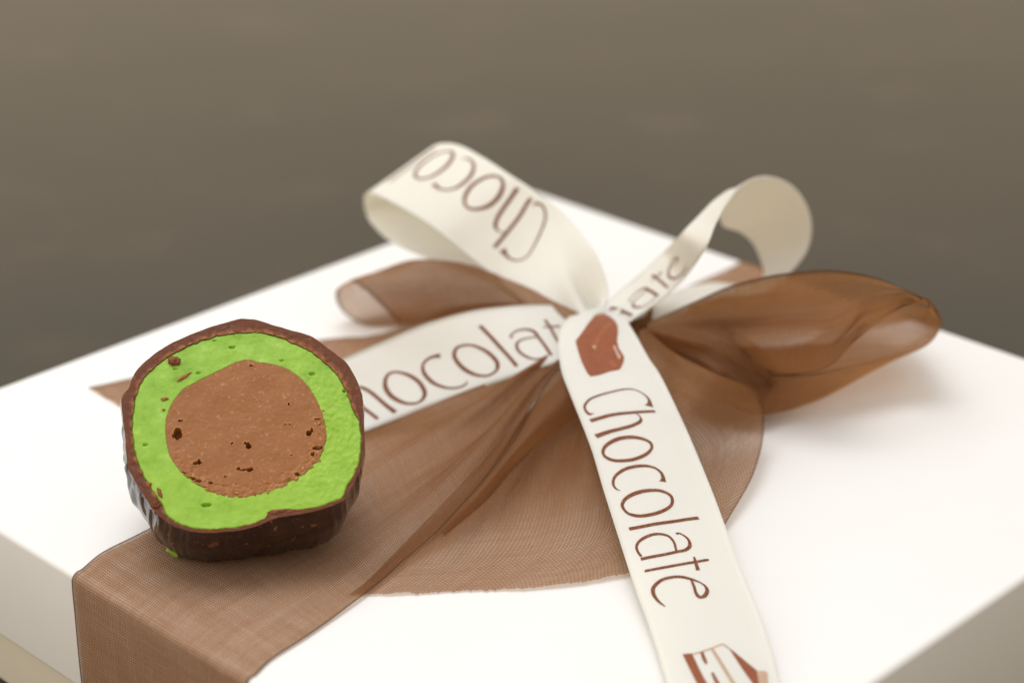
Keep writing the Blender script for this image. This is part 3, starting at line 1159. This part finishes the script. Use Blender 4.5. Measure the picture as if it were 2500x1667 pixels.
green = [(780, 165), (900, 165), (1000, 188), (1080, 225), (1180, 270), (1250, 330), (1320, 390), (1365, 470), (1400, 550), (1425, 625), (1452, 660), (1462, 780), (1458, 850), (1448, 905), (1420, 975),
         (1375, 1045), (1358, 1098), (1280, 1130), (1140, 1165), (1040, 1162), (940, 1170), (922, 1215), (830, 1252), (700, 1272), (560, 1277), (480, 1265), (400, 1230), (350, 1190), (330, 1130), (280, 1060),
         (240, 1000), (205, 920), (180, 850), (165, 760), (165, 640), (175, 560), (205, 460), (240, 400), (300, 350), (350, 310), (420, 270), (500, 230), (600, 195), (700, 172)]
core = [(820, 318), (880, 335), (960, 345), (1040, 370), (1100, 410), (1150, 460), (1190, 520), (1230, 600), (1250, 680), (1260, 760), (1240, 830), (1200, 900), (1130, 960), (1050, 1010), (950, 1055),
        (830, 1085), (720, 1088), (640, 1070), (560, 1030), (490, 990), (430, 930), (385, 870), (365, 800), (355, 720), (360, 650), (380, 590), (410, 540), (450, 490), (520, 450), (600, 410), (680, 370), (750, 335)]
TH_, R_out = polar(outer)
_, R_gr = polar(green)
_, R_body = polar(body)
_, R_co = polar(core)
NT = len(TH_)
for i in range(NT):
    a = TH_[i]
    R_out[i] += .004 * fbm(a * 7, .3) + .002 * fbm(a * 30, 2.3)
    R_gr[i] += .007 * fbm(a * 13, 1.3) + .008 * fbm(a * 45, 5.3)
    low = max(0, math.cos(a + math.radians(70)))
    R_co[i] += (.005 + .022 * low ** 2) * fbm(a * 22, 8.3, o=4)
R_gr = np.minimum(R_gr, R_out - .006)


def f3(r, i, dep):
    a = TH_[i]
    return fc + XF * r * math.cos(a) + YF * r * math.sin(a) + NF * dep


SCX = .00197
holes = []
for x, y, rx, ry, dp in [(425, 735, 24, 36, .14), (440, 662, 16, 7, .06), (400, 745, 10, 14, .08), (822, 803, 13, 20, .10), (805, 790, 10, 6, .06), (1163, 732, 15, 18, .10), (1180, 715, 8, 12, .06),
                         (535, 900, 26, 10, .07), (545, 892, 10, 14, .10), (832, 938, 18, 11, .09), (800, 938, 30, 6, .05), (765, 930, 10, 8, .05), (1050, 570, 5, 12, .05), (1030, 682, 9, 4, .05),
                         (1055, 684, 9, 4, .05), (730, 790, 9, 5, .05), (838, 352, 16, 5, .05), (1215, 815, 34, 10, .08), (1190, 850, 16, 10, .06), (1095, 960, 14, 10, .06), (1065, 860, 8, 4, .04),
                         (575, 1040, 12, 8, .05), (455, 955, 22, 8, .07), (500, 985, 20, 10, .08), (540, 1000, 18, 8, .06), (610, 1010, 14, 8, .05), (690, 975, 10, 6, .04), (1215, 655, 22, 5, .04)]:
    fx, fy = face_xy(x, y)
    holes.append((fx, fy, rx * SCX * .86, ry * SCX * .86, dp))
holes_rim = [(a_, b_, c_ + .010, d_ + .010, e_) for a_, b_, c_, d_, e_ in holes]
gholes = [(900 - 170, 248, 18, 8, .03), (585, 1135, 26, 10, .05), (1180, 398, 16, 9, .03), (1360, 495, 9, 7, .05), (1010, 322, 14, 6, .02), (540, 395, 14, 8, .02),
          (240, 795, 14, 7, .03), (630, 212, 10, 5, .02), (410, 250 + 120, 12, 6, .02)]
gholes = [(*face_xy(x, y), rx * SCX, ry * SCX, dp) for x, y, rx, ry, dp in gholes]
low_dir = np.array([math.cos(math.radians(-68)), math.sin(math.radians(-68))])


def hole_depth(x, y, hs):
    d = 0
    wx = x + .012 * nz(x * 30, y * 30, 1.0)
    wy = y + .012 * nz(x * 30, y * 30, 9.0)
    for hx, hy, rx, ry, dp in hs:
        q = ((wx - hx) / rx) ** 2 + ((wy - hy) / ry) ** 2
        if q < 2.2:
            d = max(d, dp * max(0, min(1, (1.5 - q) * 1.4)))
    return d


# nougat centre
nr = 150
V, cr = [], []
for kk in range(nr):
    f = (kk / (nr - 1)) ** .85
    for i in range(NT):
        r = R_co[i] * f
        x, y = r * math.cos(TH_[i]), r * math.sin(TH_[i])
        z = .006 * fbm(x * 4, y * 4, 2.0)
        c_ = 0.0
        edge = (f - .80) / .20
        lowf = max(0.0, math.cos(TH_[i] + math.radians(75)))
        if edge > 0 and lowf > 0:
            b = fbm(x * 13, y * 13, 5.0, 4)
            z += -.045 * max(0, b) * edge * lowf ** .6 * 1.3
            c_ = max(0, min(1, (b + .25) * edge * lowf * 1.4))
        hd_ = hole_depth(x, y, holes)
        z -= hd_
        if hd_ == 0 and hole_depth(x, y, holes_rim) > 0:
            c_ = max(c_, .45)
            z += .004
        z += .0015 * fbm(x * 26, y * 26, 3.0, 2)
        V.append(f3(r, i, z + .004))
        cr.append(c_)
F = grid_faces(nr, NT, wrap=True)
noug = link('nougat_centre', V, F, M_NOUG, pr, attrs={'crumb': cr})

# marzipan ring
nr = 90
V, br = [], []
for kk in range(nr):
    f = kk / (nr - 1)
    for i in range(NT):
        r = R_co[i] * .985 + (R_gr[i] - R_co[i] * .985) * f
        x, y = r * math.cos(TH_[i]), r * math.sin(TH_[i])
        rt = max(0.0, math.cos(TH_[i] - math.radians(-8))) ** 2
        z = .006 * fbm(x * 5, y * 5, 12.0) + (.0018 + .0055 * rt) * fbm(x * 17, y * 17, 1.0, 4)
        z -= hole_depth(x, y, gholes)
        if f < .04:
            z -= .012
        if f > .94:
            z -= .02 * (f - .94) / .06
        V.append(f3(r, i, z))
        br.append(max(0, min(1, .8 - f * 18 + .5 * fbm(x * 22, y * 22))) * .55 + max(0, min(1, (f - .955) * 14 + .5 * fbm(x * 25, y * 25, 2.0))) * .35)
marz = link('marzipan_ring', V, grid_faces(nr, NT, wrap=True), M_MARZ, pr, attrs={'brown': br})

# chocolate shell: the cut rim, then the outside swept back to the resting edge
nr = 26
V, cr = [], []
for kk in range(nr):
    f = kk / (nr - 1)
    for i in range(NT):
        r = R_gr[i] * .992 + (R_out[i] - R_gr[i] * .992) * f
        x, y = r * math.cos(TH_[i]), r * math.sin(TH_[i])
        up = max(0.0, math.sin(TH_[i] + .2))
        b = fbm(TH_[i] * 16, f * 2.2, 3.0, 4)
        z = (.010 - .009 * f) * b + .008
        c_ = max(0, min(1, (1.0 - f * 2.4) * (.35 + 1.6 * b + .6 * up)))
        V.append(f3(r, i, z * (1 - .3 * f)))
        cr.append(c_ * .9)
rim = link('shell_rim', V, grid_faces(nr, NT, wrap=True), M_RIM, pr, attrs={'crumb': cr})

THK = 1.03
nd = 70
ZMIN = 9
V = []
for kk in range(nd):
    f = kk / (nd - 1)
    dep = THK * f
    for i in range(NT):
        a = TH_[i]
        left = max(0.0, math.cos(a - math.radians(195)))
        ridge = .018 * fbm(a * 17, dep * .55, 6.0, 3) + .020 * fbm(a * 5.5, dep * .9, 11.0, 2)
        flake = .045 * left ** 3 * fbm(a * 9, dep * 1.3, 21.0, 2)
        e_ = min(1, f / .42)
        e_ = e_ * e_ * (3 - 2 * e_)
        r = (R_out[i] * (1 - e_) + max(R_body[i], R_out[i]) * e_) * (1 + .022 * math.sin(f * math.pi) - .035 * f ** 2) + (ridge + flake) * min(1, f * 10)
        q = f3(r, i, .006 * (1 - min(1, f * 12)) - dep)
        q = q + RT * (-.05 * f)
        ZMIN = min(ZMIN, q[2])
        q[2] = max(q[2], .045)
        V.append(q)
n0 = len(V)
F = grid_faces(nd, NT, wrap=True)
# back
for sc2, dpx in ((.9, .05), (.6, .10), (.3, .12), (.02, .12)):
    for i in range(NT):
        q = f3(R_out[i] * .98 * sc2, i, -THK - dpx) - RT * .05
        q[2] = max(q[2], .045)
        V.append(q)
F = grid_faces(nd + 4, NT, wrap=True)
V = np.array(V)
print('praline', fc, 'lowest before resting', ZMIN)
shell = link('chocolate_shell', V, F, M_SHELL, pr, attrs={'crumb': np.clip([.0 if i < 2 * NT else max(0, fbm(V[i][0] * 7, V[i][1] * 7, V[i][2] * 7, 3) - .55) for i in range(len(V))], 0, 1)})


def blob(name, cx_, cy_, rx, ry, rz, mat, ang=0, dep=.01, seed=0, res=14, parent=pr, attr='crumb', val=0.0, center=None):
    bx_, by_ = face_xy(cx_, cy_)
    V, n2 = [], res * 2
    for u in range(res + 1):
        ph = math.pi * u / res
        for v in range(n2):
            th = 2 * math.pi * v / n2
            d = np.array([math.sin(ph) * math.cos(th), math.sin(ph) * math.sin(th), math.cos(ph)])
            kf = 1 + .45 * fbm(d[0] * 1.6 + seed, d[1] * 1.6, d[2] * 1.6, 3)
            lx, ly, lz = d[0] * rx * kf, d[1] * ry * kf, d[2] * rz * kf
            X = lx * math.cos(ang) - ly * math.sin(ang)
            Y = lx * math.sin(ang) + ly * math.cos(ang)
            c0 = fc + XF * bx_ + YF * by_ if center is None else center
            V.append(c0 + XF * X + YF * Y + NF * (dep + lz))
    return link(name, V, grid_faces(res + 1, n2, wrap=True), mat, parent, attrs={attr: [val] * len(V)})


blob('crumb', 402, 330, .070, .048, .035, M_RIM, -.2, .015, 1, val=.35)
blob('crumb', 460, 416, .082, .018, .015, M_RIM, .6, .008, 2, val=.9)
blob('crumb', 350, 540, .046, .018, .012, M_RIM, .1, .006, 3, val=.9)
blob('crumb', 344, 600, .016, .012, .010, M_RIM, 0, .005, 4, val=.9)
blob('crumb', 322, 1065, .020, .062, .015, M_RIM, .35, .005, 5, val=.6)
blob('crumb', 268, 1018, .020, .020, .010, M_RIM, .35, .002, 6, val=.5)
blob('crumb', 990, 1172, .10, .022, .02, M_RIM, .1, .0, 7, val=.25)
blob('crumb', 945, 1205, .03, .05, .02, M_RIM, .1, -.02, 8, val=.1)
blob('crumb', 300, 1135, .06, .045, .03, M_RIM, -.6, .0, 9, val=.05)
rg = random.Random(5)
for q_ in range(16):
    a = math.radians(rg.uniform(-150, 10))
    i = int((a + math.pi) / (2 * math.pi) * NT) % NT
    r = R_co[i] * rg.uniform(.93, 1.03)
    o_ = blob('nougat_crumb', 0, 0, rg.uniform(.012, .030), rg.uniform(.008, .016), .012, M_NOUG, a + 1.57 + rg.uniform(-.4, .4), .004, 20 + q_, res=8,
              center=fc + XF * r * math.cos(a) + YF * r * math.sin(a), val=.8)
# the marzipan that shows below the torn shell at the lower back edge
blob('marzipan_lump', 0, 0, .085, .045, .05, M_MARZ, -.75, .0, 43, attr='brown', val=0.0, center=P(*cp(392, 1392), .10))
